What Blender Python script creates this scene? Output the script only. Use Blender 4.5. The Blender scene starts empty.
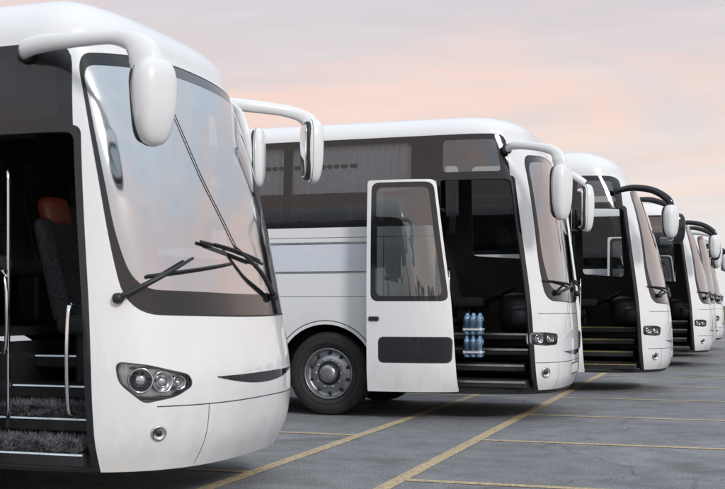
import bpy,bmesh,math,random,bisect
from mathutils import Vector,Matrix
from mathutils.geometry import delaunay_2d_cdt
random.seed(4)
R=math.radians
scene=bpy.context.scene
COL=scene.collection
# ------------------------------------------------------------------ materials
def newmat(name):
    m=bpy.data.materials.new(name); m.use_nodes=True
    nt=m.node_tree
    return m,nt,nt.nodes['Principled BSDF'],nt.nodes['Material Output']
def simple(name,col,rough=.5,metal=0,noise=.0,nscale=8,coat=0,bump=0,bscale=60,spec=.5):
    m,nt,b,o=newmat(name)
    b.inputs['Roughness'].default_value=rough
    b.inputs['Metallic'].default_value=metal
    b.inputs['Coat Weight'].default_value=coat
    b.inputs['Coat Roughness'].default_value=.06
    b.inputs['Specular IOR Level'].default_value=spec
    tc=nt.nodes.new('ShaderNodeTexCoord')
    n=nt.nodes.new('ShaderNodeTexNoise'); n.inputs['Scale'].default_value=nscale; n.inputs['Detail'].default_value=6
    nt.links.new(tc.outputs['Object'],n.inputs['Vector'])
    r=nt.nodes.new('ShaderNodeValToRGB')
    r.color_ramp.elements[0].position=.3; r.color_ramp.elements[1].position=.7
    r.color_ramp.elements[0].color=[c*(1-noise) for c in col]+[1]
    r.color_ramp.elements[1].color=[min(1,c*(1+noise*.3)) for c in col]+[1]
    nt.links.new(n.outputs['Fac'],r.inputs['Fac']); nt.links.new(r.outputs['Color'],b.inputs['Base Color'])
    if bump:
        n2=nt.nodes.new('ShaderNodeTexNoise'); n2.inputs['Scale'].default_value=bscale; n2.inputs['Detail'].default_value=4
        nt.links.new(tc.outputs['Object'],n2.inputs['Vector'])
        bp=nt.nodes.new('ShaderNodeBump'); bp.inputs['Strength'].default_value=bump; bp.inputs['Distance'].default_value=.02
        nt.links.new(n2.outputs['Fac'],bp.inputs['Height']); nt.links.new(bp.outputs['Normal'],b.inputs['Normal'])
    return m
def paint(name,col):
    m,nt,b,o=newmat(name); L=nt.links
    b.inputs['Roughness'].default_value=.3; b.inputs['Coat Weight'].default_value=1.0; b.inputs['Coat Roughness'].default_value=.03; b.inputs['Coat IOR'].default_value=1.6
    tc=nt.nodes.new('ShaderNodeTexCoord'); mp=nt.nodes.new('ShaderNodeMapping'); mp.inputs['Scale'].default_value=(2.2,2.2,.9)
    L.new(tc.outputs['Object'],mp.inputs['Vector'])
    n=nt.nodes.new('ShaderNodeTexNoise'); n.inputs['Scale'].default_value=2.5; n.inputs['Detail'].default_value=9; n.inputs['Roughness'].default_value=.65
    L.new(mp.outputs[0],n.inputs['Vector'])
    sp=nt.nodes.new('ShaderNodeSeparateXYZ'); L.new(tc.outputs['Object'],sp.inputs[0])
    mr=nt.nodes.new('ShaderNodeMapRange'); mr.inputs[1].default_value=1.3; mr.inputs[2].default_value=.25; mr.inputs[3].default_value=.04; mr.inputs[4].default_value=.42
    L.new(sp.outputs['Z'],mr.inputs[0])
    r=nt.nodes.new('ShaderNodeValToRGB'); r.color_ramp.elements[0].position=.42; r.color_ramp.elements[1].position=.75
    L.new(n.outputs['Fac'],r.inputs['Fac'])
    mu=nt.nodes.new('ShaderNodeMath'); mu.operation='MULTIPLY'; L.new(mr.outputs[0],mu.inputs[0]); L.new(r.outputs['Color'],mu.inputs[1])
    mx=nt.nodes.new('ShaderNodeMix'); mx.data_type='RGBA'
    mx.inputs['A'].default_value=col+(1,); mx.inputs['B'].default_value=(col[0]*.62,col[1]*.6,col[2]*.57,1)
    L.new(mu.outputs[0],mx.inputs['Factor']); L.new(mx.outputs['Result'],b.inputs['Base Color'])
    n3=nt.nodes.new('ShaderNodeTexNoise'); n3.inputs['Scale'].default_value=1.1; n3.inputs['Detail'].default_value=2
    L.new(tc.outputs['Object'],n3.inputs['Vector'])
    bp=nt.nodes.new('ShaderNodeBump'); bp.inputs['Strength'].default_value=.14; bp.inputs['Distance'].default_value=.08
    L.new(n3.outputs['Fac'],bp.inputs['Height']); L.new(bp.outputs[0],b.inputs['Coat Normal']); L.new(bp.outputs[0],b.inputs['Normal'])
    return m
def glass(name,tint,refl,rough=.02,ior=1.5,wav=.08):
    m,nt,b,o=newmat(name); L=nt.links
    nt.nodes.remove(b)
    t=nt.nodes.new('ShaderNodeBsdfTransparent'); t.inputs[0].default_value=tint+(1,)
    g=nt.nodes.new('ShaderNodeBsdfGlossy'); g.inputs['Roughness'].default_value=rough; g.inputs[0].default_value=(.96,.98,.99,1)
    f=nt.nodes.new('ShaderNodeFresnel'); f.inputs[0].default_value=ior
    mr=nt.nodes.new('ShaderNodeMapRange'); mr.inputs[3].default_value=refl; mr.inputs[4].default_value=1.0
    L.new(f.outputs[0],mr.inputs[0])
    tc=nt.nodes.new('ShaderNodeTexCoord'); n=nt.nodes.new('ShaderNodeTexNoise'); n.inputs['Scale'].default_value=1.3
    L.new(tc.outputs['Object'],n.inputs['Vector'])
    bp=nt.nodes.new('ShaderNodeBump'); bp.inputs['Strength'].default_value=wav; bp.inputs['Distance'].default_value=.05
    L.new(n.outputs['Fac'],bp.inputs['Height']); L.new(bp.outputs[0],g.inputs['Normal'])
    x=nt.nodes.new('ShaderNodeMixShader'); L.new(mr.outputs[0],x.inputs[0]); L.new(t.outputs[0],x.inputs[1]); L.new(g.outputs[0],x.inputs[2])
    L.new(x.outputs[0],o.inputs['Surface'])
    return m
M={}
M['white']=paint('white_paint',(.80,.81,.815))
M['black']=simple('black_gloss_trim',(.012,.013,.015),.1,coat=.3)
M['frit']=simple('glass_frit',(.012,.013,.015),.1,coat=.5)
M['rubber']=simple('rubber_seal',(.02,.02,.02),.6)
M['tyre']=simple('tyre_rubber',(.026,.026,.027),.75,noise=.3,nscale=30,bump=.3,bscale=90)
M['seam']=simple('panel_gap',(.05,.05,.052),.7)
M['lining']=simple('interior_lining',(.08,.08,.085),.8,noise=.2)
M['dark']=simple('dark_plastic',(.022,.022,.025),.45,noise=.2)
M['under']=simple('underbody',(.02,.02,.02),.9,noise=.4)
M['seat']=simple('seat_fabric',(.05,.052,.06),.9,noise=.6,nscale=40,bump=.3)
M['darkcurtain']=simple('added_sky_block',(.03,.03,.034),.95,noise=.4,nscale=20)  # added dark sheets that stop sky showing through the far windows
M['red']=simple('red_leather',(.28,.06,.03),.35,noise=.3)
M['silver']=simple('silver_metal',(.62,.63,.64),.3,metal=.9,noise=.25,nscale=12)
M['chrome']=simple('chrome',(.8,.8,.82),.12,metal=1)
M['rim']=simple('wheel_rim_metal',(.42,.43,.45),.36,metal=.85,noise=.5,nscale=9)
M['mirror']=simple('mirror_glass',(.7,.72,.75),.03,metal=1)
M['curtain']=simple('curtain_fabric',(.82,.83,.86),.9,noise=.12,nscale=25)
M['carpet']=simple('shaggy_carpet',(.20,.205,.225),1,noise=.75,nscale=14)
M['amber']=simple('amber_lens',(.6,.2,.03),.15,coat=.5)
M['yellow']=simple('yellow_step_edge',(.34,.27,.07),.5,noise=.5,nscale=20)
M['wpanel']=simple('advert_panel',(.68,.72,.78),.35,noise=.05)
M['plate']=simple('number_plate',(.7,.7,.68),.4,noise=.1,nscale=30)
M['bottle']=simple('water_bottle_plastic',(.22,.40,.62),.15,noise=.5,nscale=30,coat=.6)
M['g_wind']=glass('windscreen_glass',(.50,.55,.55),.42,.03,ior=1.6)
M['g_wind1']=glass('windscreen_glass_coated',(.40,.42,.42),.64,.09,ior=1.5,wav=.25)
M['g_side']=glass('tinted_side_glass',(.66,.68,.69),.03)
M['g_door']=glass('door_glass',(.38,.41,.41),.14,wav=.2)
M['g_lens']=glass('headlamp_lens',(.93,.95,.96),.02)
m,nt,b,o=newmat('step_light_strip'); b.inputs['Base Color'].default_value=(.5,.55,.6,1); b.inputs['Emission Color'].default_value=(.75,.88,1,1); b.inputs['Emission Strength'].default_value=.3
M['led']=m
# ------------------------------------------------------------------ mesh builder
class MB:
    def __init__(s): s.v=[];s.f=[];s.m=[];s.sm=[];s.mats=[]
    def mi(s,n):
        if n not in s.mats: s.mats.append(n)
        return s.mats.index(n)
    def add(s,vs,fs,mat,smooth=True):
        o=len(s.v); s.v+= [Vector(v) for v in vs]; k=s.mi(mat)
        for f in fs: s.f.append([i+o for i in f]); s.m.append(k); s.sm.append(smooth)
    def box(s,c,size,mat,bev=.01,rot=None,seg=2):
        bm=bmesh.new(); bmesh.ops.create_cube(bm,size=1)
        for v in bm.verts: v.co=Vector((v.co.x*size[0],v.co.y*size[1],v.co.z*size[2]))
        if bev: bmesh.ops.bevel(bm,geom=bm.edges[:],offset=min(bev,min(size)*.45),segments=seg,affect='EDGES',profile=.5)
        if rot: bmesh.ops.rotate(bm,verts=bm.verts,cent=(0,0,0),matrix=rot)
        bm.verts.index_update()
        s.add([v.co+Vector(c) for v in bm.verts],[[v.index for v in f.verts] for f in bm.faces],mat,bev>.03); bm.free()
    def tube(s,pts,rad,mat,seg=10,flat=1.0,cap=True,smoothn=4):
        P=[Vector(p) for p in pts]
        if not isinstance(rad,(list,tuple)): rad=[rad]*len(P)
        if smoothn>1 and len(P)>2:
            Q=[];r2=[]
            for i in range(len(P)-1):
                p0=P[max(i-1,0)];p1=P[i];p2=P[i+1];p3=P[min(i+2,len(P)-1)]
                for k in range(smoothn):
                    t=k/smoothn
                    Q.append(.5*((2*p1)+(p2-p0)*t+(2*p0-5*p1+4*p2-p3)*t*t+(3*p1-p0-3*p2+p3)*t**3)); r2.append(rad[i]*(1-t)+rad[i+1]*t)
            Q.append(P[-1]); r2.append(rad[-1]); P=Q; rad=r2
        vs=[];fs=[]
        for i,p in enumerate(P):
            d=(P[min(i+1,len(P)-1)]-P[max(i-1,0)]).normalized()
            up=Vector((0,0,1)) if abs(d.z)<.95 else Vector((1,0,0))
            if i and abs(d.z)>=.7: up=pu
            a=d.cross(up).normalized(); bb=a.cross(d).normalized(); pu=bb
            for k in range(seg):
                t=2*math.pi*k/seg
                vs.append(p+a*math.cos(t)*rad[i]*flat+bb*math.sin(t)*rad[i])
        for i in range(len(P)-1):
            for k in range(seg):
                fs.append([i*seg+k,i*seg+(k+1)%seg,(i+1)*seg+(k+1)%seg,(i+1)*seg+k])
        if cap: fs.append(list(range(seg))[::-1]); fs.append([(len(P)-1)*seg+k for k in range(seg)])
        s.add(vs,fs,mat)
    def lathe(s,prof,c,mat,seg=40,axis='y'):
        vs=[];fs=[];n=len(prof)
        for k in range(seg):
            t=2*math.pi*k/seg
            for (r,h) in prof: vs.append(Vector((c[0]+r*math.cos(t),c[1]+h,c[2]+r*math.sin(t))))
        for k in range(seg):
            for i in range(n-1): fs.append([k*n+i,k*n+i+1,((k+1)%seg)*n+i+1,((k+1)%seg)*n+i])
        s.add(vs,fs,mat)
    def sell(s,c,r,mat,rot=None,p=2.6,taper=0,nu=20,nv=12):
        vs=[];fs=[]
        def sg(x,e): return math.copysign(abs(x)**e,x)
        e=2/p
        for j in range(nv+1):
            ph=-math.pi/2+math.pi*j/nv
            for i in range(nu):
                th=2*math.pi*i/nu
                z=sg(math.sin(ph),e); k=1+taper*z
                q=Vector((r[0]*sg(math.cos(ph),e)*sg(math.cos(th),e)*k,r[1]*sg(math.cos(ph),e)*sg(math.sin(th),e)*k,r[2]*z))
                if rot: q=rot@q
                vs.append(q+Vector(c))
        for j in range(nv):
            for i in range(nu): fs.append([j*nu+i,j*nu+(i+1)%nu,(j+1)*nu+(i+1)%nu,(j+1)*nu+i])
        s.add(vs,fs,mat)
    def obj(s,name,parent=None,loc=(0,0,0)):
        me=bpy.data.meshes.new(name); me.from_pydata([tuple(v) for v in s.v],[],s.f)
        for n in s.mats: me.materials.append(M[n])
        for i,p in enumerate(me.polygons): p.material_index=s.m[i]; p.use_smooth=s.sm[i]
        me.update(); ob=bpy.data.objects.new(name,me); COL.objects.link(ob); ob.parent=parent; ob.location=loc
        return ob
# ------------------------------------------------------------------ coach shell surface
def hermite(tab,z):
    n=len(tab)
    if z<=tab[0][0]: return tab[0][1]
    if z>=tab[-1][0]: return tab[-1][1]
    for i in range(n-1):
        if z<=tab[i+1][0]: break
    def sl(k):
        if k<=0: return (tab[1][1]-tab[0][1])/(tab[1][0]-tab[0][0])
        if k>=n-1: return (tab[-1][1]-tab[-2][1])/(tab[-1][0]-tab[-2][0])
        return (tab[k+1][1]-tab[k-1][1])/(tab[k+1][0]-tab[k-1][0])
    h=tab[i+1][0]-tab[i][0]; t=(z-tab[i][0])/h
    return ((2*t**3-3*t*t+1)*tab[i][1]+(t**3-2*t*t+t)*h*sl(i)+(-2*t**3+3*t*t)*tab[i+1][1]+(t**3-t*t)*h*sl(i+1))
class Shell:
    def __init__(s,prof,hwp,Lc,n,L,Zr,rh,rr,rf,zb,crown=.05):
        s.prof=prof;s.hwp=hwp;s.Lc=Lc;s.n=n;s.L=L;s.Zr=Zr;s.rh=rh;s.rr=rr;s.rf=rf;s.zb=zb;s.crown=crown
        s.ta,s.tl=s.tab(Lc,1.25,n); s.q=s.tl[-1]
        s.Lr=.5; s.nr=5; s.ra,s.rl=s.tab(s.Lr,1.25,s.nr); s.qr=s.rl[-1]
        s.Ls=L-Lc-s.Lr; s.smax=s.q+s.Ls+s.qr; s.vmax=Zr+2
    def tab(s,a,b,n):
        A=[];Ln=[];acc=0;pp=None
        for i in range(1501):
            al=math.pi/2*i/1500; C,S=s.cs(al,n); p=(a*C,b*S)
            if pp: acc+=math.hypot(p[0]-pp[0],p[1]-pp[1])
            A.append(al);Ln.append(acc);pp=p
        return A,Ln
    def cs(s,al,n):
        c=abs(math.cos(al)); q=abs(math.sin(al)); r=(c**n+q**n)**(-1/n); return r*c,r*q
    def look(s,X,Y,x):
        if x<=X[0]: return Y[0]
        if x>=X[-1]: return Y[-1]
        i=bisect.bisect_right(X,x)-1
        d=X[i+1]-X[i]
        return Y[i]+(Y[i+1]-Y[i])*((x-X[i])/d if d>0 else 0)
    def dims(s,v):
        if v<=s.Zr: return hermite(s.hwp,v),s.Lc+hermite(s.prof,v),s.Lr,v
        hw=hermite(s.hwp,s.Zr);lf=s.Lc+hermite(s.prof,s.Zr)
        if v<=s.Zr+1:
            ph=(v-s.Zr)*math.pi/2; c=1-math.cos(ph)
            return hw-s.rr*c, lf-s.rf*c, s.Lr-.25*c, s.Zr+s.rh*math.sin(ph)
        k=max(.0005,1-(v-s.Zr-1))
        return (hw-s.rr)*k,(lf-s.rf)*k,(s.Lr-.25)*k,s.Zr+s.rh+s.crown*(1-k*k)
    def pt(s,t,v):
        v=min(max(v,s.zb-.0),s.vmax)
        sg=-1 if t<0 else 1; a=abs(t); hw,lf,lr,z=s.dims(v)
        if a<=s.q:
            C,S=s.cs(s.look(s.tl,s.ta,a),s.n); return Vector((-s.Lc+lf*C,sg*hw*S,z))
        if a<=s.q+s.Ls: return Vector((-s.Lc-(a-s.q),sg*hw,z))
        w=s.qr-(a-s.q-s.Ls)
        C,S=s.cs(s.look(s.rl,s.ra,max(0,w)),s.nr); return Vector((-s.Lc-s.Ls-lr*C,sg*hw*S,z))
    def nrm(s,t,v):
        if v>s.Zr+1.7: return Vector((0,0,1))
        e=.006
        d=(s.pt(t+e,v)-s.pt(t-e,v)).cross(s.pt(t,v+e)-s.pt(t,max(v-e,s.zb)))
        if d.length<1e-12: return Vector((0,0,1))
        return d.normalized()
    def at(s,t,v,off=0): return s.pt(t,v)+s.nrm(t,v)*off
    def A(s,x,z):
        if x<=-s.Lc: return s.q+(-s.Lc-x)
        lf=s.dims(z)[1]; C=min(1,(x+s.Lc)/lf); S=(max(0,1-C**s.n))**(1/s.n)
        return s.look(s.ta,s.tl,math.atan2(S,C))
    def B(s,y,z):
        hw=s.dims(z)[0]; S=min(1,abs(y)/hw); C=(max(0,1-S**s.n))**(1/s.n)
        return math.copysign(s.look(s.ta,s.tl,math.atan2(S,C)),y)
    def near(s,x,z): return (-s.A(x,z),z)
    def far(s,x,z): return (s.A(x,z),z)
    def front(s,y,z): return (s.B(y,z),z)
def subdiv(P,d=.06):
    out=[]
    for i in range(len(P)):
        a=P[i];b=P[(i+1)%len(P)]; n=max(1,int(math.hypot(b[0]-a[0],b[1]-a[1])/d))
        for k in range(n): out.append((a[0]+(b[0]-a[0])*k/n,a[1]+(b[1]-a[1])*k/n))
    return out
def rp(P,r,n=5):
    out=[];N=len(P)
    if not isinstance(r,(list,tuple)): r=[r]*N
    for i in range(N):
        p=Vector(P[i]);a=Vector(P[i-1])-p;b=Vector(P[(i+1)%N])-p
        d=min(r[i],a.length*.48,b.length*.48)
        if d<1e-4: out.append(tuple(p)); continue
        p0=p+a.normalized()*d;p2=p+b.normalized()*d
        for k in range(n+1):
            t=k/n; q=p0*(1-t)**2+p*2*t*(1-t)+p2*t*t; out.append((q.x,q.y))
    return out
def area(P): return .5*sum(P[i][0]*P[(i+1)%len(P)][1]-P[(i+1)%len(P)][0]*P[i][1] for i in range(len(P)))
def inset(P,d):
    s=1 if area(P)>0 else -1; out=[];N=len(P)
    for i in range(N):
        p=Vector(P[i]);a=(p-Vector(P[i-1]));b=(Vector(P[(i+1)%N])-p)
        if a.length<1e-6 or b.length<1e-6: out.append(tuple(p)); continue
        a.normalize();b.normalize()
        n1=Vector((-a.y,a.x))*s;n2=Vector((-b.y,b.x))*s; m=(n1+n2)
        if m.length<1e-6: m=n1
        m.normalize(); k=max(.4,m.dot(n1)); q=p+m*(d/k); out.append((q.x,q.y))
    return out
def inpoly(x,y,P):
    c=False;j=len(P)-1
    for i in range(len(P)):
        xi,yi=P[i];xj,yj=P[j]
        if (yi>y)!=(yj>y) and x<(xj-xi)*(y-yi)/(yj-yi)+xi: c=not c
        j=i
    return c
def frange(a,b,d):
    n=max(1,int(round((b-a)/d))); return [a+(b-a)*i/n for i in range(n+1)]
def linkmesh(name,vs,fs,mats,mi,parent,normals=None,loc=(0,0,0),smooth=True):
    me=bpy.data.meshes.new(name); me.from_pydata([tuple(v) for v in vs],[],fs)
    for n in mats: me.materials.append(M[n])
    me.polygons.foreach_set('material_index',mi); me.polygons.foreach_set('use_smooth',[smooth]*len(fs)); me.update()
    if normals: me.normals_split_custom_set_from_vertices([tuple(n) for n in normals])
    ob=bpy.data.objects.new(name,me); COL.objects.link(ob); ob.parent=parent; ob.location=loc
    return ob
def sheet(sh,name,outline,feats,base,parent,offset=0,thick=.04,grid=None,loc=(0,0,0),lining='lining'):
    pts=[];edges=[]
    def loop(P):
        o=len(pts); 
        for p in P: pts.append(Vector((p[0],p[1])))
        for i in range(len(P)): edges.append((o+i,o+(i+1)%len(P)))
    loop(outline)
    F=[]
    for P,tag in feats:
        loop(P); xs=[p[0] for p in P]; ys=[p[1] for p in P]; F.append((min(xs),max(xs),min(ys),max(ys),P,tag))
    if grid is None:
        xs=[p[0] for p in outline];ys=[p[1] for p in outline]
        grid=(frange(min(xs),max(xs),.07),frange(min(ys),max(ys),.1))
    for gx in grid[0]:
        for gy in grid[1]:
            if inpoly(gx+1e-5,gy+1e-5,outline): pts.append(Vector((gx,gy)))
    V,E,FF,_,_,_=delaunay_2d_cdt(pts,edges,[],0,1e-5)
    N=[sh.nrm(v.x,v.y) for v in V]
    P3=[sh.pt(v.x,v.y)+N[i]*offset for i,v in enumerate(V)]
    groups={'op':[], 'gl':[]}; mats={'op':[], 'gl':[]}; mi={'op':[], 'gl':[]}
    for f in FF:
        cx=sum(V[i].x for i in f)/len(f);cy=sum(V[i].y for i in f)/len(f)
        if not inpoly(cx,cy,outline): continue
        tag=base
        for x0,x1,y0,y1,P,tg in F:
            if x0<=cx<=x1 and y0<=cy<=y1 and inpoly(cx,cy,P): tag=tg
        if tag=='hole': continue
        k='gl' if tag.startswith('g_') else 'op'
        if tag not in mats[k]: mats[k].append(tag)
        ff=list(f)
        a,b,c=V[ff[0]],V[ff[1]],V[ff[2]]
        if (b-a).cross(c-a)<0: ff.reverse()
        groups[k].append(ff); mi[k].append(mats[k].index(tag))
    def compact(fs,arrs):
        used=sorted({i for f in fs for i in f}); mp={u:i for i,u in enumerate(used)}
        return [[mp[i] for i in f] for f in fs],[[a[u] for u in used] for a in arrs],used
    for k,nm in (('op',name),('gl',name+'_glazing')):
        if not groups[k]: continue
        fs,(vv,nn),used=compact(groups[k],[P3,N])
        linkmesh(nm,vv,fs,mats[k],mi[k],parent,nn,loc)
    if thick and groups['op']:
        fs,(vv,nn,pv),used=compact(groups['op'],[P3,N,V])
        n=len(vv); inner=[vv[i]-nn[i]*thick for i in range(n)]
        cnt={}
        for f in fs:
            for i in range(len(f)):
                a,b=f[i],f[(i+1)%len(f)]; key=(min(a,b),max(a,b)); cnt.setdefault(key,[]).append((a,b))
        vs=inner+[v-nn[i]*.0005 for i,v in enumerate(vv)]; fo=[f[::-1] for f in fs]; m2=[0]*len(fo)
        for key,l in cnt.items():
            if len(l)==1:
                a,b=l[0]
                if min(pv[a].y,pv[b].y)>sh.vmax-.01 or min(abs(pv[a].x),abs(pv[b].x))>sh.smax-.01: continue
                fo.append([a+n,b+n,b,a][::-1]); m2.append(1)
        linkmesh(name+'_lining',vs,fo,[lining,'rubber'],m2,parent,None,loc,smooth=False)
def strip(sh,mapper,a,b,w):
    d=Vector((b[0]-a[0],b[1]-a[1])); n=Vector((-d.y,d.x)).normalized()*w/2
    P=[(a[0]+n.x,a[1]+n.y),(b[0]+n.x,b[1]+n.y),(b[0]-n.x,b[1]-n.y),(a[0]-n.x,a[1]-n.y)]
    return [mapper(*q) for q in subdiv(P,.08)]
def mapd(P,fn): return [fn(*q) for q in subdiv(P,.07)]

def seat(mb,x,y,z,head='seat',w=.46):
    mb.box((x,y,z+.22),(.2,.3,.4),'dark',.03)
    mb.box((x+.03,y,z+.46),(.5,w,.14),'seat',.06,seg=3)
    rt=Matrix.Rotation(R(-14),3,'Y')
    mb.box((x-.27,y,z+.85),(.13,w,.78),'seat',.06,rt,seg=3)
    mb.box((x-.22,y+w*.4,z+.8),(.1,.07,.62),'seat',.03,rt)
    mb.box((x-.22,y-w*.4,z+.8),(.1,.07,.62),'seat',.03,rt)
    mb.box((x-.36,y,z+1.27),(.13,w*.64,.24),head,.06,rt,seg=3)
def wheel(mb,x,y,side,r=.5,w=.29):
    s=side
    pr=[(r*.60,s*(-.10)),(r*.62,s*.10),(r*.66,s*.135),(r*.80,s*.15),(r*.93,s*.14),(r*.985,s*.115),(r,s*.08),(r,s*-.12),(r*.97,s*-.15),(r*.7,s*-.16),(r*.58,s*-.12)]
    mb.lathe(pr,(x,y,r),'tyre',56)
    for k in (-.07,-.02,.03):
        mb.lathe([(r+.001,s*k),(r-.0,s*(k+.004)),(r+.001,s*(k+.012))],(x,y,r),'dark',40)
    for rr_ in (.72,.86):
        mb.lathe([(r*rr_,s*.140),(r*(rr_+.006),s*.152),(r*(rr_+.012),s*.140)],(x,y,r),'tyre',48)
    rim=[(r*.62,s*.10),(r*.605,s*.118),(r*.58,s*.11),(r*.55,s*.05),(r*.50,s*.03),(r*.45,s*.045),(r*.36,s*.07),(r*.29,s*.078),(r*.285,s*.075)]
    mb.lathe(rim,(x,y,r),'rim',56)
    mb.lathe([(r*.287,s*.074),(r*.28,s*.06),(r*.23,s*.06),(r*.22,s*.07)],(x,y,r),'dark',40)
    mb.lathe([(r*.225,s*.06),(r*.22,s*.12),(r*.19,s*.145),(r*.10,s*.155),(0.001,s*.157)],(x,y,r),'rim',40)
    for k in range(10):
        t=2*math.pi*k/10
        mb.lathe([(.015,s*.05),(.015,s*.09),(.010,s*.10),(.001,s*.102)],(x+math.cos(t)*r*.325,y,r+math.sin(t)*r*.325),'silver',8)
    for k in range(10):
        t=2*math.pi*(k+.5)/10
        mb.sell((x+math.cos(t)*r*.475,y+s*.047,r+math.sin(t)*r*.475),(.022,.008,.022),'dark',nu=10,nv=6)

def coach(P):
    root=bpy.data.objects.new('coach_bus',None); COL.objects.link(root); root.location=(P['pos'][0],P['pos'][1],0)
    sh=Shell(P['prof'],P['hw'],P['Lc'],P['n'],P['L'],P['Zr'],P['rh'],P['rr'],P['rf'],P['zb'])
    L=P['L'];zb=P['zb']
    near,far,front=sh.near,sh.far,sh.front
    out=subdiv([(-sh.smax,zb),(sh.smax,zb),(sh.smax,sh.vmax),(-sh.smax,sh.vmax)],.15)
    f=[]
    dr,dfb,dft,dz0,dz1=P['door']; bz0,bz1=P['band']
    def fx(z): return dfb+(dft-dfb)*(z-dz0)/(dz1-dz0)
    band=[(-L+.6,bz0),(dr-.05,bz0),(dr-.05,dz1),(dft,dz1),(fx(bz1)-.02,bz1),(-L+.6,bz1)]
    f.append((mapd(rp(band,[.1,.02,.0,.0,.14,.1]),near),'black'))
    bandf=[(-L+.6,bz0),(-.62,bz0-.0),(-.72,bz1),(-L+.6,bz1)]
    f.append((mapd(rp(bandf,[.1,.12,.14,.1]),far),'black'))
    x=dr-.30; i=0
    pw=P.get('pane',1.5)
    while x-pw>-L+.7:
        for fn,zz in ((near,0),(far,0)):
            f.append((mapd(rp([(x-pw+.05,bz0+.07),(x-.05,bz0+.07),(x-.05,bz1-.08),(x-pw+.05,bz1-.08)],.07),fn),'g_side'))
        x-=pw
    f.append((mapd(rp([(-1.55,bz0-.25+.0),(-.84,bz0-.30),(-.92,bz1-.1),(-1.55,bz1-.1)],.07),far),'g_side'))
    f.append((mapd(rp([(dr+.03,dz1+.09),(dft-.10,dz1+.09),(fx(bz1)-.12,bz1-.08),(dr+.03,bz1-.08)],.05),near),'g_door' if not P.get('dtrans') else 'frit'))
    for k,xx in enumerate(P['hatch']):
        f.append((strip(sh,near,(xx,zb+.02),(xx,bz0-.12),.008),'seam')); f.append((strip(sh,far,(xx,zb+.02),(xx,bz0-.12),.008),'seam'))
    f.append((strip(sh,near,(-L+.6,1.42),(dr-.05,1.42),.007),'seam'))
    f.append((strip(sh,near,(-L+.6,bz0-.12),(dr-.05,bz0-.12),.007),'seam'))
    if P.get('panel'):
        a,b_,c,d=P['panel']
        q=rp([(a,c),(b_,c),(b_,d),(a,d)],.02)
        f.append((mapd(inset(q,-.028),near),'silver')); f.append((mapd(inset(q,-.006),near),'seam')); f.append((mapd(q,near),'wpanel'))
    for xw in P['wheels']:
        for fn in (near,far):
            ar=[(xw+.66*math.cos(t),.5+.64*math.sin(t)) for t in [R(a) for a in range(-30,211,8)]]
            a2=[(xw+.61*math.cos(t),.5+.59*math.sin(t)) for t in [R(a) for a in range(-30,211,8)]]
            f.append(([fn(*p) for p in ar],'seam')); 
            f.append(([fn(xw+(p[0]-xw)*.985,p[1]*.99) for p in ar],'white'))
            f.append(([fn(*p) for p in a2],'hole'))
    door=[(dr,dz0),(dfb,dz0),(dfb-.0+(dft-dfb)*.25,dz0+(dz1-dz0)*.42),(dft,dz1),(dr,dz1)]
    f.append((mapd(rp(inset(door,-.045),[.03,.03,.3,.06,.03]),near),'black'))
    f.append((mapd(rp(door,[.02,.02,.3,.06,.04]),near),'hole'))
    wz0,wz1,wxb,wxt=P['wind']
    a0=sh.A(wxb,wz0);a1=sh.A(wxt,wz1);am=sh.A(wxb+(wxt-wxb)*.30,wz0+.45)
    ws=[(-a0,wz0),(0,wz0-P.get('wdrop',.03)),(a0,wz0),(am,wz0+.45),(a1,wz1),(0,wz1+P.get('wrise',.06)),(-a1,wz1),(-am,wz0+.45)]
    rr_=P.get('wr',.2)
    wsr=rp(ws,[rr_,1.0,rr_,.3,.14,1.0,.14,.3],8)
    f.append((subdiv(inset(wsr,-.012),.07),'rubber')); f.append((subdiv(wsr,.07),'frit'))
    e1,e2,e3=P.get('fb',(.10,.055,.05))
    ins=[(-a0+e1,wz0+P['frit']),(0,wz0+P['frit']-.03),(a0-e1,wz0+P['frit']),(am-e2,wz0+.5),(a1-e3,wz1-.07),(0,wz1+.01-.0),(-a1+e3,wz1-.07),(-am+e2,wz0+.5)]
    f.append((subdiv(rp(ins,[rr_*.8,1.0,rr_*.8,.3,.12,1.0,.12,.3],8),.07),P['gl']))
    for sg in (-1,1):
        hp=[]
        for kind,c,z in P['head']:
            s_=sh.A(c,z) if kind=='x' else abs(sh.B(c,z)); hp.append((sg*s_,z))
        hp=rp(hp,P.get('headr',.035))
        f.append((subdiv(inset(hp,-.008),.05),'seam')); f.append((subdiv(hp,.05),'g_lens'))
        sheet(sh,'headlight_reflector',subdiv(inset(hp,-.02),.05),[],'silver',root,offset=-.07,thick=0)
        mb=MB()
        cs=[p[0] for p in hp]; zs=[p[1] for p in hp]; c0,c1=min(cs),max(cs); zc=(min(zs)+max(zs))/2; hr=(max(zs)-min(zs))*.36
        lamps=[(.30,.55,1.0),(.60,.50,.85),(.83,.46,.6)] if P.get('h3') else [(.3,.5,1),(.72,.5,1)]
        if sg>0: lamps=[(1-a,b_,c_) for a,b_,c_ in lamps]
        for fr,fz,fs_ in lamps:
            s_=c0+(c1-c0)*fr; zq=min(zs)+(max(zs)-min(zs))*fz; n_=sh.nrm(s_,zq); c=sh.at(s_,zq,-.035)
            rot=n_.to_track_quat('Y','Z').to_matrix()
            t=MB(); hr2=min(hr,(c1-c0)*.15)*fs_
            t.lathe([(hr2*1.15,.012),(hr2*1.1,.024),(hr2,.02)],(0,0,0),'chrome',24)
            t.lathe([(hr2,.02),(hr2*.8,-.0),(hr2*.5,-.03),(0.001,-.035)],(0,0,0),'dark' if fs_==1.0 and P.get('h3') else 'chrome',24)
            t.sell((0,-.01,0),(hr2*.62,.03,hr2*.62),'mirror')
            for mm in range(len(t.mats)): mb.mi(t.mats[mm])
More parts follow.
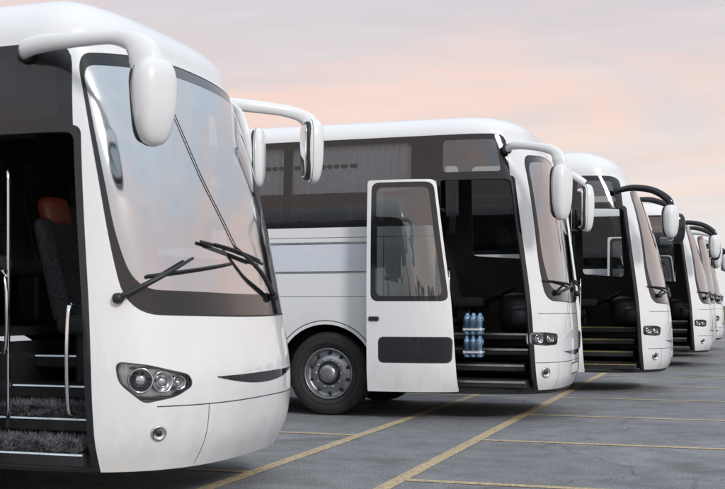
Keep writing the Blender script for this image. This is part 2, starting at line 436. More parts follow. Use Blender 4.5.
            o_=len(mb.v); mb.v+=[rot@v+c for v in t.v]
            for kf,ff in enumerate(t.f): mb.f.append([i+o_ for i in ff]); mb.m.append(mb.mats.index(t.mats[t.m[kf]])); mb.sm.append(True)
        zl=min(zs)
        mb.tube([sh.at(c0+(c1-c0)*k/6,zl+.02,-.03) for k in range(1,6)],.010,'dark',8)
        mb.tube([sh.at(c0+(c1-c0)*k/6,max(zs)-.03,-.035) for k in range(1,6)],.008,'dark',8)
        mb.obj('headlight_lamps',root)
        sfog=sg*sh.A(P['fogx'],P['fogz']) ; n_=sh.nrm(sfog,P['fogz']); c=sh.at(sfog,P['fogz'],.0)
        rot=n_.to_track_quat('Y','Z').to_matrix(); t=MB(); r_=P.get('fogr',.042)
        t.lathe([(r_*1.25,.0),(r_*1.2,.010),(r_,.012)],(0,0,0),'silver',24)
        t.lathe([(r_,.012),(r_*.9,.006),(r_*.5,.004),(.001,.004)],(0,0,0),'chrome',24)
        t.lathe([(r_*.5,.005),(r_*.45,.014),(.001,.016)],(0,0,0),'dark',16)
        t.v=[rot@v+c for v in t.v]; t.obj('fog_lamp',root)
    for z0,z1,yy,tg in P['slots']:
        f.append(([front(y_,z1+ .0) for y_ in frange(-yy,yy,.08)]+[front(y_,z0+ (abs(y_)/yy)**2*(z1-z0)*.9) for y_ in frange(-yy,yy,.08)[::-1]],tg))
    for zz,xx in P['fseams']:
        a=sh.A(xx,zz); f.append((subdiv([(-a,zz-.004),(a,zz-.004),(a,zz+.004),(-a,zz+.004)],.08),'seam'))
    for yy in P.get('vseams',[]):
        for sg in(-1,1): f.append((strip(sh,front,(sg*yy,zb+.02),(sg*yy*1.02,P['fseams'][0][0]),.006),'seam'))
    if P.get('plate'): 
        zc=P['plate']; f.append((mapd([(-.29,zc-.07),(.29,zc-.07),(.29,zc+.07),(-.29,zc+.07)],front),'rubber')); f.append((mapd([(-.27,zc-.055),(.27,zc-.055),(.27,zc+.055),(-.27,zc+.055)],front),'plate'))
    if P.get('skirt'):
        zs_=zb+P['skirt']
        f.append((subdiv([(-sh.smax+.02,zb),(sh.smax-.02,zb),(sh.smax-.02,zs_),(-sh.smax+.02,zs_)],.15),'rubber'))
        f.append((mapd([(dr,dz0),(dfb,dz0),(dfb,dz0+.1),(dr,dz0+.1)],near),'hole'))
        for xw in P['wheels']:
            for fn in (near,far): f.append(([fn(*p) for p in [(xw-.5,.15),(xw+.5,.15),(xw+.5,zs_+.01),(xw-.5,zs_+.01)]],'hole'))
    gs=frange(-sh.q-.3,sh.q+.3,.065); e0=sh.q+.3
    side=frange(e0,sh.q+sh.Ls,.3)[1:]+frange(sh.q+sh.Ls,sh.smax,.1)[1:]
    gs=[-a for a in side[::-1]]+gs+side
    gv=frange(zb,sh.Zr,.1)+frange(sh.Zr,sh.Zr+1,.09)[1:]+[sh.Zr+1.25,sh.Zr+1.5,sh.Zr+1.8,sh.vmax]
    sheet(sh,'body',out,f,'white',root,grid=(gs,gv))
    if P.get('panel_open',True):
        dz0p=dz0-.04
        dp=inset([(dr,dz0p),(dfb,dz0p)]+door[2:],.012); dm=mapd(rp(dp,[.02,.02,.3,.07,.04]),near)
        hz=dz1-dz0
        def dx(z):
            t=(z-dz0)/hz
            return dfb+(dft-dfb)*(.25*t/.42 if t<.42 else .25+.75*(t-.42)/.58)
        w1=[(dr+.09,dz0+hz*.43),(dx(dz0+hz*.43)-.07,dz0+hz*.43),(dx(dz1-.07)-.07,dz1-.07),(dr+.09,dz1-.07)]
        w2=[(dr+.16,dz0+hz*.13),(dfb-.08,dz0+hz*.13),(dfb-.07,dz0+hz*.245),(dr+.16,dz0+hz*.245)]
        df=[(mapd(rp(inset(w1,-.03),.09),near),'frit'),(mapd(rp(inset(w1,.03),.07),near),'g_door'),(mapd(rp(inset(w2,-.012),.07),near),'seam'),(mapd(rp(w2,.06),near),'frit')]
        ol=P.get('dshift',(-.78,-.34,0))
        sheet(sh,'door_panel',dm,df,'white',root,thick=.05,loc=ol,lining='dark')
        mb=MB()
        for z in (dz0+.55,dz1-.35):
            mb.tube([(dr+.02,-1.12,z),(dr-.02,-1.34,z+.01),(dr+(-.5),-1.25+ol[1]+.05,z)],.022,'dark',8)
        mb.tube([(dr+ol[0]+.2,-1.2+ol[1]+.12,1.0),(dr+ol[0]+.2,-1.15+ol[1]+.16,1.3),(dr+ol[0]+.2,-1.2+ol[1]+.12,1.7)],.016,'chrome',8)
        hp=sh.at(*near(dr+.1,dz0+hz*.335),.0)+Vector(ol)
        mb.box(hp+Vector((0,-.005,0)),(.12,.03,.05),'dark',.01)
        mb.obj('door_linkage',root)
    zf=zb+.05
    mb=MB()
    wx=P['wheels']
    segs=[(-1.25,wx[0]+.65),(wx[0]-.65,wx[1]+.65),(wx[1]-.65,-L+.3)]
    for a,b_ in segs: mb.box(((a+b_)/2,0,zf+.06),(abs(a-b_),2.3,.1),'under',0)
    mb.box((-.82,0,zf+.055),(.86,1.75,.1),'under',0)
    mb.box((-.36,0,zf+.06),(.30,1.25,.1),'under',0)
    for xw in wx:
        mb.box((xw,0,.75),(1.28,1.55,.5),'under',0)
        mb.box((xw,0,1.135),(1.3,2.36,.03),'under',0)
    for xw in wx:
        for sg in (-1,1): wheel(mb,xw,sg*(1.06),sg)
    ob=mb.obj('wheels_and_chassis',root)
    # interior
    mb=MB(); fl=P.get('floor',1.16)
    xf0=dr-.05
    mb.box(((xf0-L+.3)/2,0,fl-.03),(abs(xf0+L-.3),2.32,.06),'dark',0)
    mb.box((xf0-.02,-.35,(fl+zf)/2-.05),(.04,1.5,fl-zf-.1),'dark',0)
    mb.box(((xf0-.55)/2,.52,.86),(abs(xf0+.55),.82,.06),'dark',0)
    mb.box(((xf0-.55)/2,.10,.6),(abs(xf0+.55),.04,.56),'dark',0)
    sm='dark'; zz=dz0+.10; yy=-1.17; ns=4; hgt=(fl-.0-zz)/ns
    for k in range(ns):
        xa=xf0+.0; xb=dfb-.06
        if k>=1: xb-=.06
        top=zz+hgt*k
        mb.box(((xa+xb)/2,(yy+.08)/2,top-hgt*.25),(abs(xb-xa),abs(.08-yy),hgt*.5),sm,.012)
        et=P.get('edget',.022)
        mb.box(((xa+xb)/2,yy-.001,top-.008-et/2),(abs(xb-xa)-.02,.022,et),P.get('edge','silver'),0)
        if P.get('rug') and k in (0,1):
            x0_,x1_=xa+.08,xb-.04; y0_,y1_=yy+.02,yy+.27
            vs=[];fs=[]
            for q_ in range(6500):
                px=random.uniform(x0_,x1_);py=random.uniform(y0_-.0,y1_); hz_=random.uniform(.05,.13)*(1 if k==0 else 1.1)
                base=top+random.uniform(0,.05)
                if q_%3==0: py=y0_; base=top+random.uniform(-.02,.07)
                d=Vector((random.gauss(0,.025),random.gauss(-.012,.025),hz_*.55 if q_%3 else random.uniform(-.02,.03))); w_=Vector((random.uniform(-1,1),random.uniform(-1,1),0)).normalized()*.006
                o_=len(vs); p_=Vector((px,py,base)); vs+=[p_-w_,p_+w_,p_+d]; fs.append([o_,o_+1,o_+2])
            mb.add(vs,fs,'carpet',False)
            mb.box(((x0_+x1_)/2,(y0_+y1_)/2,top+.03),(x1_-x0_,y1_-y0_,.06),'carpet',.02)
        yy+=.27
    mb.tube([(dr+.06,-1.02,dz0+.45),(dr+.06,-1.08,dz0+.6),(dr+.06,-1.02,1.75)],.017,'chrome',8)
    for (a,b_) in P.get('rails',[]): mb.tube(a,b_,'chrome',8)
    wz=P['wind'][0]; dd=P.get('dash',0)
    mb.sell((-.70-dd,.50,wz-.16),(.28,.48,.26),'dark',p=4)
    mb.sell((-.50-dd,-.05,wz-.20),(.20,.78,.14),'dark',p=4)
    mb.box((-.82-dd,.58,wz+.03),(.12,.5,.16),'dark',.04,Matrix.Rotation(R(-30),3,'Y'))
    c=Vector((-1.06,.62,wz+.06)); rt=Matrix.Rotation(R(-28),3,'Y')
    mb.tube([c+rt@Vector((.23*math.cos(t),.23*math.sin(t),0)) for t in [2*math.pi*k/28 for k in range(29)]],.017,'dark',8,smoothn=1)
    for t in (R(90),R(210),R(330)): mb.tube([c,c+rt@Vector((.23*math.cos(t),.23*math.sin(t),0))],.016,'dark',6)
    mb.sell(c,(.07,.07,.03),'dark'); mb.tube([c,(-.8,.62,wz-.3)],.03,'dark',8)
    seat(mb,-1.5,.62,.89,'seat',.5)
    if P.get('guide'): seat(mb,P['guide'][0],P['guide'][1],P['guide'][2],'red',.46)
    x=-2.2
    while x>-L+1.2:
        for y in (-.9,-.45,.45,.9): seat(mb,x,y,fl,'seat',.42)
        x-=.85
    for sg in (-1,1): mb.box(((-2.4-L+.6)/2,sg*.92,P['Zr']-.30),(L-3.0,.42,.05),'lining',.02)
    mb.box((-1.15,0,P['Zr']-.02),(.6,1.9,.1),'dark',.03)
    mb.obj('interior',root)
    mb=MB()
    for cu in P.get('curt',[]):
        xa,xb,z0,z1,sg=cu[:5]; cm=cu[5] if len(cu)>5 else 'curtain'
        vs=[];fs=[];nn=int(abs(xb-xa)/.012)
        for i in range(nn+1):
            xx=xa+(xb-xa)*i/nn; hw_=sh.dims((z0+z1)/2)[0]
            y=sg*(hw_-.085+.018*math.sin(xx*62+math.sin(xx*9)*1.5)-(max(0,xx+1.1))*.35); vs+=[(xx,y+sg*(sh.dims(z)[0]-hw_),z) for z in (z0,z1)]
        for i in range(nn): fs.append([2*i,2*i+2,2*i+3,2*i+1])
        mb.add(vs,fs,cm)
    if mb.v: mb.obj('curtains_and_sky_blocks',root)
    mb=MB()
    for w in P['wipers']:
        (s0,z0),(s1,z1),(s2,z2),(s3,z3)=w
        mb.sell(sh.at(s0,z0,.03),(.035,.035,.035),'dark')
        mb.tube([sh.at(s0,z0,.035),sh.at((s0+s1)/2,(z0+z1)/2,.075),sh.at(s1,z1,.05)],[.022,.016,.010],'dark',8)
        mb.tube([sh.at(s2+(s3-s2)*k/8,z2+(z3-z2)*k/8,.022+.012*math.sin(math.pi*k/8)) for k in range(9)],.012,'rubber',8,smoothn=1)
        mb.tube([sh.at(s2+(s3-s2)*k/8,z2+(z3-z2)*k/8,.045+.018*math.sin(math.pi*k/8)) for k in range(1,8)],.007,'dark',6,smoothn=1)
    if P.get('cable'):
        mb.tube([sh.at(a,z,.008) for a,z in P['cable']],.004,'dark',6)
    mb.obj('wipers',root)
    for mr_ in P['mirrors']:
        mb=MB()
        mb.tube(mr_['arm'],mr_['r'],mr_.get('mat','white'),16,flat=mr_.get('flat',.7),smoothn=6)
        mb.sell(mr_['arm'][0],(mr_['r'][0]*1.3,mr_['r'][0]*.9,mr_['r'][0]*1.3),'dark')
        if 'head' in mr_:
            c,rr2,ang=mr_['head']; tp=mr_.get('taper',.08)
            rot=Matrix.Rotation(R(ang),3,'Z')@Matrix.Rotation(R(mr_.get('tilt',0)),3,'Y')
            mb.sell(c,rr2,mr_.get('hm','white'),rot,p=2.9,taper=tp,nu=32,nv=20)
            q=rot@Vector((-rr2[0]*.34,0,0))
            mb.sell(Vector(c)+q,(.004,rr2[1]*1.0,rr2[2]*1.0),'seam',rot,p=3.0,taper=tp,nu=32,nv=20)
            q=rot@Vector((-rr2[0]*.72,0,0))
            mb.sell(Vector(c)+q,(rr2[0]*.32,rr2[1]*.9,rr2[2]*.92),'dark',rot,p=4,taper=tp)
            q=rot@Vector((-rr2[0]*1.03,0,0))
            mb.sell(Vector(c)+q,(.012,rr2[1]*.8,rr2[2]*.82),'mirror',rot,p=5,taper=tp)
        mb.obj('wing_mirror',root)
    mb=MB()
    for xx in P['hatch']:
        p=sh.at(*near(xx-.12,1.05),.004); mb.sell(p,(.045,.012,.02),'amber',p=4)
    mb.obj('marker_lamps',root)
    if P.get('bottles'):
        mb=MB(); bx,by,bz=P['bottles']
        for lv in range(2):
            for i in range(3):
                for j in range(2):
                    c=(bx+i*.075,by+j*.075,bz+lv*.265)
                    vs=[];seg=12;pf=[(.001,0),(.036,.003),(.037,.03),(.034,.08),(.037,.12),(.037,.19),(.02,.225),(.013,.235),(.013,.25),(.001,.252)]
                    fs=[]
                    for k in range(seg):
                        t=2*math.pi*k/seg
                        for r_,h in pf: vs.append((c[0]+r_*math.cos(t),c[1]+r_*math.sin(t),c[2]+h))
                    n=len(pf)
                    for k in range(seg):
                        for q in range(n-1): fs.append([k*n+q,((k+1)%seg)*n+q,((k+1)%seg)*n+q+1,k*n+q+1])
                    mb.add(vs,fs,'bottle')
            mb.box((bx+.075,by+.037,bz+lv*.265+.105),(.232,.158,.17),'g_lens',.03)
            mb.box((bx+.075,by+.037,bz+lv*.265+.06),(.236,.162,.05),'wpanel',.02)
        mb.obj('water_bottle_pack',root)
    return root,sh

def mirr(arm,r,head=None,**k):
    d=dict(arm=arm,r=r); 
    if head: d['head']=head
    d.update(k); return d
# bus 1
B1=dict(pos=(-3.20,7.44),L=9.5,Lc=1.15,n=2.8,Zr=3.05,rh=.34,rr=.42,rf=.50,zb=.25,
 prof=[(.2,-.16),(.42,-.04),(.62,.0),(.85,0),(1.05,-.03),(1.3,-.08),(2.0,-.23),(2.6,-.41),(2.9,-.53),(3.05,-.60)],
 hw=[(.2,1.19),(.5,1.25),(1.4,1.25),(2.4,1.22),(3.05,1.16)],
 door=(-1.62,-.69,-.82,.27,2.43),band=(2.0,3.02),hatch=[-2.0,-4.0,-5.4],wheels=(-3.1,-7.2),
 wind=(1.27,2.94,-.46,-.84),wr=.28,frit=.15,fb=(.065,.035,.03),gl='g_wind1',wrise=.10,headr=.05,
 head=[('x',-.52,.955),('x',-.34,.93),('y',.98,.90),('y',.86,.865),('y',.84,.80),('y',.94,.735),('y',1.08,.70),('x',-.40,.735),('x',-.50,.83)],h3=True,fogx=-.30,fogz=.50,
 slots=[(.77,.845,.64,'frit')],fseams=[(.67,-.30)],vseams=[.7],
 rug=True,edge='led',edget=.010,guide=(-1.18,-.30,.72),dash=.12,dtrans=True,
 curt=[(-.95,-3.0,1.8,3.04,1),(-3.0,-6.5,1.95,3.04,1)],
 wipers=[((-1.30,1.36),(-.75,1.62),(-1.1,1.50),(-.30,1.60)),((.35,1.38),(-.25,1.72),(-.62,1.74),(.25,1.62))],
 cable=[(-.62,2.90),(-.55,2.6),(-.42,2.2),(-.25,1.9),(-.1,1.68)],
 mirrors=[mirr([(-1.17,-1.19,2.95),(-1.12,-1.25,2.97),(-.95,-1.30,2.98),(-.7,-1.35,2.97),(-.42,-1.40,2.955),(-.27,-1.42,2.92),(-.18,-1.42,2.84),(-.13,-1.42,2.70),(-.12,-1.42,2.6)],[.045,.062,.060,.048,.044,.065,.105,.115,.1],((-.11,-1.42,2.54),(.11,.125,.265),-35),flat=.72,taper=.16),
  mirr([(-.84,1.02,3.0),(-.68,1.2,2.99),(-.45,1.38,2.97),(-.30,1.46,2.93),(-.22,1.48,2.86),(-.19,1.48,2.74)],[.04,.055,.05,.055,.07,.06],((-.19,1.48,2.62),(.08,.12,.27),35),flat=.6,taper=.12),
  mirr([(-.80,1.02,3.0),(-.66,.98,2.90),(-.58,.96,2.72),(-.56,.98,2.52),(-.52,1.0,2.40)],[.03,.04,.045,.04,.02],((-.50,1.05,2.53),(.05,.09,.24),10),flat=.6,taper=.1)])
B1['curt']=[c+('darkcurtain',) for c in B1['curt']]  # far-side sheets added to keep the interior dark behind the doorway
B1['rails']=[([(-.83,-1.17,.62),(-.83,-1.22,.66),(-.83,-1.24,.95),(-.83,-1.22,1.28),(-.83,-1.17,1.32)],.014),([(-1.45,-1.1,1.0),(-1.35,-1.15,1.05),(-1.35,-1.15,1.5),(-1.45,-1.1,1.55)],.013),([(-1.44,-1.0,.5),(-1.44,-1.0,1.4),(-1.44,-1.0,2.3)],.014)]
B2=dict(pos=(-1.85,13.83),L=11.5,Lc=1.4,n=3.4,Zr=3.28,rh=.24,rr=.3,rf=.42,zb=.30,
 prof=[(.3,-.10),(.45,-.01),(.8,0),(1.2,-.02),(1.6,-.06),(2.2,-.13),(2.8,-.24),(3.1,-.33),(3.28,-.42)],
 hw=[(.3,1.21),(.6,1.25),(2.0,1.25),(3.28,1.18)],
 door=(-1.38,-.33,-.58,.36,2.76),band=(2.24,3.30),pane=1.6,hatch=[-2.05,-3.5,-5.0,-6.5],wheels=(-2.77,-8.3),
 wind=(1.38,3.04,-.20,-.47),wr=.15,frit=.12,gl='g_wind',skirt=.045,
 panel=(-3.55,-2.2,1.72,2.04),
 head=[('x',-.36,1.0),('x',-.2,1.0),('y',.78,.98),('y',.80,.87),('x',-.2,.86),('x',-.36,.88)],fogx=-.2,fogz=.55,fogr=.05,
 slots=[(.72,.78,.62,'frit')],fseams=[(.66,-.30),(1.22,-.28)],vseams=[.75],plate=.56,
 bottles=(-1.12,-.98,.71),curt=[(-1.72,-3.25,2.66,3.26,-1),(-3.35,-4.0,2.66,3.26,-1),(-5.0,-6.2,2.72,3.26,-1),(-1.9,-5.2,2.2,3.26,1,'darkcurtain'),(-6.4,-11,2.2,3.26,1,'darkcurtain')],  # near side curtains; far side dark sheets added to block the sky
 wipers=[((-.75,1.46),(-.2,1.58),(-1.0,1.60),(.2,1.52)),((.5,1.46),(.9,1.62),(.3,1.62),(1.3,1.58))],
 mirrors=[mirr([(-.62,-1.12,3.10),(-.5,-1.25,3.12),(-.25,-1.36,3.08),(-.05,-1.42,3.02),(.02,-1.43,2.92),(.05,-1.43,2.8)],[.045,.05,.045,.055,.08,.08],((.05,-1.43,2.56),(.09,.12,.31),-30),taper=.12),
  mirr([(-.62,1.10,3.12),(-.4,1.25,3.12),(-.2,1.38,3.05),(-.06,1.44,2.95)],[.04,.05,.05,.05],((-.04,1.45,2.62),(.09,.12,.32),30))])
def variant(base,**k):
    d=dict(base); d.update(k); return d
BM='black'
SKYB=[(-1.7,-11,2.0,3.24,1,'darkcurtain')]  # dark sheet added along the far windows to block sky
B3=variant(B2,pos=(-.94,18.4),n=3.0,Zr=3.32,rh=.38,rr=.5,rf=.7,panel=None,bottles=None,door=(-1.36,-.40,-.66,.34,2.78),band=(2.1,3.28),
 prof=[(.3,-.10),(.45,-.01),(.8,0),(1.2,-.03),(1.6,-.10),(2.2,-.22),(2.8,-.40),(3.1,-.54),(3.32,-.68)],
 wind=(1.36,3.05,-.24,-.60),edge='yellow',edget=.014,hw=[(.3,1.21),(.6,1.25),(2.0,1.25),(3.32,1.15)],
 mirrors=[mirr([(-.75,-1.10,3.04),(-.5,-1.27,3.06),(-.2,-1.40,3.0),(.02,-1.46,2.85),(.06,-1.46,2.7)],[.04,.05,.05,.055,.05],((.06,-1.46,2.54),(.09,.12,.24),-30),mat=BM),
  mirr([(-.62,1.10,3.1),(-.4,1.25,3.1),(-.15,1.4,3.02),(0,1.46,2.9)],[.04,.05,.05,.05],((.02,1.46,2.62),(.11,.12,.26),30),mat=BM,hm=BM)],curt=SKYB)
B4=variant(B3,pos=(-.45,26.0),Zr=3.2,rh=.34,edge='silver')
B4['prof']=[(a if a<3.3 else 3.3,b) for a,b in B3['prof']]
B5=variant(B2,pos=(-.45,30.6),panel=None,bottles=None,curt=SKYB)
B6=variant(B3,pos=(-.3,35.4))
for b in (B1,B2,B3,B4,B5,B6): coach(b)

# ------------------------------------------------------------------ ground
def asphalt(name,base,lo=.74):
    m,nt,b,o=newmat(name); L=nt.links
    tc=nt.nodes.new('ShaderNodeTexCoord')
    def noise(sc,det=6,ro=.6):
        n=nt.nodes.new('ShaderNodeTexNoise'); n.inputs['Scale'].default_value=sc; n.inputs['Detail'].default_value=det; n.inputs['Roughness'].default_value=ro
        L.new(tc.outputs['Object'],n.inputs['Vector']); return n
    n1=noise(.35,8,.7); n2=noise(60,4,.75); n3=noise(3,8,.7)
    r1=nt.nodes.new('ShaderNodeValToRGB'); r1.color_ramp.elements[0].position=.35; r1.color_ramp.elements[1].position=.65
    r1.color_ramp.elements[0].color=[base[i]*lo for i in range(3)]+[1]; r1.color_ramp.elements[1].color=[base[i]*1.12 for i in range(3)]+[1]
    L.new(n1.outputs['Fac'],r1.inputs['Fac'])
    r2=nt.nodes.new('ShaderNodeValToRGB'); r2.color_ramp.elements[0].position=.34; r2.color_ramp.elements[1].position=.66
    r2.color_ramp.elements[0].color=(.36,.36,.36,1); r2.color_ramp.elements[1].color=(1.6,1.6,1.6,1)
    L.new(n2.outputs['Fac'],r2.inputs['Fac'])
    r3=nt.nodes.new('ShaderNodeValToRGB'); r3.color_ramp.elements[0].position=.3; r3.color_ramp.elements[1].position=.6
    r3.color_ramp.elements[0].color=(.66,.66,.66,1); r3.color_ramp.elements[1].color=(1.05,1.05,1.05,1)
    L.new(n3.outputs['Fac'],r3.inputs['Fac'])
    n5=noise(.9,3,.5); r5=nt.nodes.new('ShaderNodeValToRGB'); r5.color_ramp.elements[0].position=.26; r5.color_ramp.elements[1].position=.40
    r5.color_ramp.elements[0].color=(.6,.59,.58,1); r5.color_ramp.elements[1].color=(1,1,1,1); L.new(n5.outputs['Fac'],r5.inputs['Fac'])
    def mul(a,b_):
        x=nt.nodes.new('ShaderNodeMix'); x.data_type='RGBA'; x.blend_type='MULTIPLY'; x.inputs['Factor'].default_value=1
        L.new(a,x.inputs['A']); L.new(b_,x.inputs['B']); return x.outputs['Result']
    c=mul(mul(mul(r1.outputs['Color'],r2.outputs['Color']),r3.outputs['Color']),r5.outputs['Color'])
    vo=nt.nodes.new('ShaderNodeTexVoronoi'); vo.feature='DISTANCE_TO_EDGE'; vo.inputs['Scale'].default_value=.33
    ad=nt.nodes.new('ShaderNodeVectorMath'); ad.operation='ADD'; sc=nt.nodes.new('ShaderNodeVectorMath'); sc.operation='SCALE'; sc.inputs['Scale'].default_value=.7
    n4=noise(1.5,5); L.new(n4.outputs['Color'],sc.inputs[0]); L.new(tc.outputs['Object'],ad.inputs[0]); L.new(sc.outputs[0],ad.inputs[1]); L.new(ad.outputs[0],vo.inputs['Vector'])
    rc=nt.nodes.new('ShaderNodeValToRGB'); rc.color_ramp.elements[0].position=.0; rc.color_ramp.elements[1].position=.006
    rc.color_ramp.elements[0].color=(.6,.6,.6,1); rc.color_ramp.elements[1].color=(1,1,1,1)
    L.new(vo.outputs['Distance'],rc.inputs['Fac']); c=mul(c,rc.outputs['Color'])
    L.new(c,b.inputs['Base Color']); b.inputs['Roughness'].default_value=.78
    bp=nt.nodes.new('ShaderNodeBump'); bp.inputs['Strength'].default_value=.6; bp.inputs['Distance'].default_value=.008
    L.new(n2.outputs['Fac'],bp.inputs['Height']); L.new(bp.outputs[0],b.inputs['Normal'])
    return m,nt,b,c,noise
AB=(.232,.238,.248)
am,_,_,_,_=asphalt('worn_asphalt',AB); M['asphalt']=am
ym,nt,b,c,noise=asphalt('worn_yellow_marking',AB)
nz=noise(22,6,.75); r=nt.nodes.new('ShaderNodeValToRGB'); r.color_ramp.elements[0].position=.36; r.color_ramp.elements[1].position=.57
nt.links.new(nz.outputs['Fac'],r.inputs['Fac'])
x=nt.nodes.new('ShaderNodeMix'); x.data_type='RGBA'; x.inputs['B'].default_value=(.62,.47,.25,1); nt.links.new(r.outputs['Color'],x.inputs['Factor']); nt.links.new(c,x.inputs['A']); nt.links.new(x.outputs['Result'],b.inputs['Base Color'])
M['ymark']=ym
M['terrain']=simple('dry_grass_ground',(.09,.10,.05),.95,noise=.5,nscale=.3)
M['kerb']=simple('kerb_concrete',(.32,.31,.29),.85,noise=.3,nscale=5)
def plane(name,x0,y0,x1,y1,z,mat):
    mb=MB(); mb.add([(x0,y0,z),(x1,y0,z),(x1,y1,z),(x0,y1,z)],[[0,1,2,3]],mat,False); return mb.obj(name)
plane('ground',-1500,-1500,1500,1500,-.004,'terrain')
plane('car_park_asphalt',-60,-40,60,90,0,'asphalt')
mb=MB()
def q(x0,y0,x1,y1): mb.add([(x0,y0,.004),(x1,y0,.004),(x1,y1,.004),(x0,y1,.004)],[[0,1,2,3]],'ymark',False)
W=.12
q(-2.46,2,-2.46+W,60); q(-3.66,2,-3.66+W,60)
for k in range(-1,22):
    y=8.1+2.65*k
    q(-2.46+W,y,3.0,y+W-.02); q(-8.8,y,-3.66,y+W-.02)
mb.obj('parking_bay_markings')
mb=MB()
mb.box((0,90.1,.06),(120,.25,.14),'kerb',.02); mb.box((60.1,25,.06),(.25,130,.14),'kerb',.02)
mb.obj('kerb')
M['leafA']=simple('foliage_leaves',(.06,.075,.03),.8,noise=.6,nscale=.8)
M['bark']=simple('tree_bark',(.09,.07,.05),.9,noise=.4)
def unseen_treeline(x0,y0,x1,y1,n,h):
    mb=MB(); 
    for i in range(n):
        t=(i+random.random()*.8)/n; cx=x0+(x1-x0)*t+random.uniform(-3,3); cy=y0+(y1-y0)*t+random.uniform(-3,3); hh=h*random.uniform(.55,1.15)
        mb.tube([(cx,cy,0),(cx+.1,cy,hh*.3),(cx+random.uniform(-.4,.4),cy,hh*.7)],[.25,.18,.08],'bark',6)
        for c in range(10):
            a=random.random()*6.28; rr=random.uniform(.1,1)*hh*.34; zc=hh*random.uniform(.3,.88)
            ccx=cx+math.cos(a)*rr; ccy=cy+math.sin(a)*rr; cr=hh*random.uniform(.12,.2)
            vs=[];fs=[]
            for k in range(42):
                d=Vector((random.gauss(0,1),random.gauss(0,1),random.gauss(0,.8))); d=d.normalized()*cr*random.uniform(.4,1.1)
                p=Vector((ccx,ccy,zc))+d; u=Vector((random.gauss(0,1),random.gauss(0,1),random.gauss(0,1))).normalized()*.32; w=u.orthogonal().normalized()*.22
                o=len(vs); vs+=[p-u,p+w,p+u,p-w]; fs.append([o,o+1,o+2,o+3])
            mb.add(vs,fs,'leafA',False)
    return mb.obj('unseen_tree_line')
unseen_treeline(18,125,130,125,30,7)
unseen_treeline(95,115,95,-60,34,8)  # trees out of view, added for the windscreens to reflect
unseen_treeline(80,-85,-90,-85,30,8)  # unseen trees behind the camera, added for reflections

# ------------------------------------------------------------------ world
w=bpy.data.worlds.new('World'); scene.world=w; w.use_nodes=True; nt=w.node_tree; L=nt.links
bg=nt.nodes['Background']
D=Vector((.66,-.58,.48)).normalized()
sky=nt.nodes.new('ShaderNodeTexSky'); sky.sky_type='NISHITA'; sky.sun_disc=False; sky.sun_elevation=math.asin(D.z); sky.sun_rotation=math.atan2(D.x,D.y)
bg.inputs['Strength'].default_value=.1
tc=nt.nodes.new('ShaderNodeTexCoord')
sp=nt.nodes.new('ShaderNodeSeparateXYZ'); L.new(tc.outputs['Generated'],sp.inputs[0])
ramp=nt.nodes.new('ShaderNodeValToRGB'); L.new(sp.outputs['Z'],ramp.inputs['Fac'])
K=10.
cr=ramp.color_ramp; cr.elements[0].position=0; cr.elements[0].color=(.85,.81,.80,1)
cr.elements[1].position=1; cr.elements[1].color=(.95,1.03,1.12,1)
for p_,c_ in ((.06,(.86,.79,.76)),(.14,(.90,.74,.67)),(.21,(.88,.71,.66)),(.29,(.78,.69,.69)),(.5,(.80,.86,.93))):
    e=cr.elements.new(p_); e.color=c_+(1,)
def snoise(scale,mscale,rot,lo,hi,det=8):
    mp=nt.nodes.new('ShaderNodeMapping'); mp.inputs['Scale'].default_value=mscale; mp.inputs['Rotation'].default_value=rot
    L.new(tc.outputs['Generated'],mp.inputs['Vector'])
    n1=nt.nodes.new('ShaderNodeTexNoise'); n1.inputs['Scale'].default_value=scale; n1.inputs['Detail'].default_value=det; n1.inputs['Roughness'].default_value=.55; n1.inputs['Distortion'].default_value=.6
    L.new(mp.outputs[0],n1.inputs['Vector'])
    r1=nt.nodes.new('ShaderNodeValToRGB'); r1.color_ramp.elements[0].position=lo; r1.color_ramp.elements[1].position=hi
    L.new(n1.outputs['Fac'],r1.inputs['Fac']); return r1.outputs['Color']
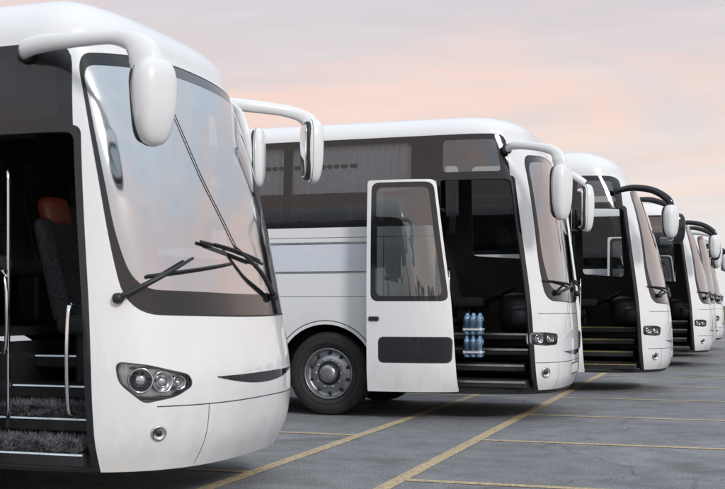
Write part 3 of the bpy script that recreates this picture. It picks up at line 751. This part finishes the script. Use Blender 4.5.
def cmul(a,b_):
    cc=nt.nodes.new('ShaderNodeMix'); cc.data_type='RGBA'; cc.blend_type='MULTIPLY'; cc.inputs['Factor'].default_value=1; cc.inputs['B'].default_value=b_+(1,)
    L.new(a,cc.inputs['A']); return cc.outputs['Result']
def cmix(f_,a,b_):
    cc=nt.nodes.new('ShaderNodeMix'); cc.data_type='RGBA'; L.new(f_,cc.inputs['Factor']); L.new(a,cc.inputs['A']); L.new(b_,cc.inputs['B']); return cc.outputs['Result']
s1=snoise(1.6,(1.6,1.6,9),(R(4),R(-7),0),.38,.62)
s2=snoise(3.2,(1.4,1.4,11),(R(-3),R(9),0),.40,.68)
base=cmix(s1,cmul(ramp.outputs['Color'],(.86,.95,1.03)),cmul(ramp.outputs['Color'],(1.06,.97,.94)))
fin=cmix(s2,base,cmul(base,(1.06,1.08,1.07)))
sc=nt.nodes.new('ShaderNodeVectorMath'); sc.operation='SCALE'; sc.inputs['Scale'].default_value=K; L.new(fin,sc.inputs[0])
fm=nt.nodes.new('ShaderNodeMix'); fm.data_type='RGBA'; fm.inputs['Factor'].default_value=.95
L.new(sky.outputs[0],fm.inputs['A']); L.new(sc.outputs[0],fm.inputs['B']); L.new(fm.outputs['Result'],bg.inputs['Color'])
sl=bpy.data.lights.new('sun','SUN'); sl.energy=1.6; sl.angle=R(10); sl.color=(1,.975,.94)
so=bpy.data.objects.new('sun',sl); COL.objects.link(so); so.rotation_euler=D.to_track_quat('Z','Y').to_euler()
# ------------------------------------------------------------------ camera
cam=bpy.data.cameras.new('camera'); co=bpy.data.objects.new('camera',cam); COL.objects.link(co); scene.camera=co
co.location=(0,0,1.32); co.rotation_euler=(R(90),0,R(18.3)); cam.lens=55.9; cam.sensor_width=36; cam.shift_y=.0834; cam.clip_end=4000; cam.clip_start=.05
cam.dof.use_dof=True; cam.dof.focus_distance=13; cam.dof.aperture_fstop=5.6
scene.view_settings.view_transform='Standard'; scene.view_settings.look='None'; scene.view_settings.exposure=0
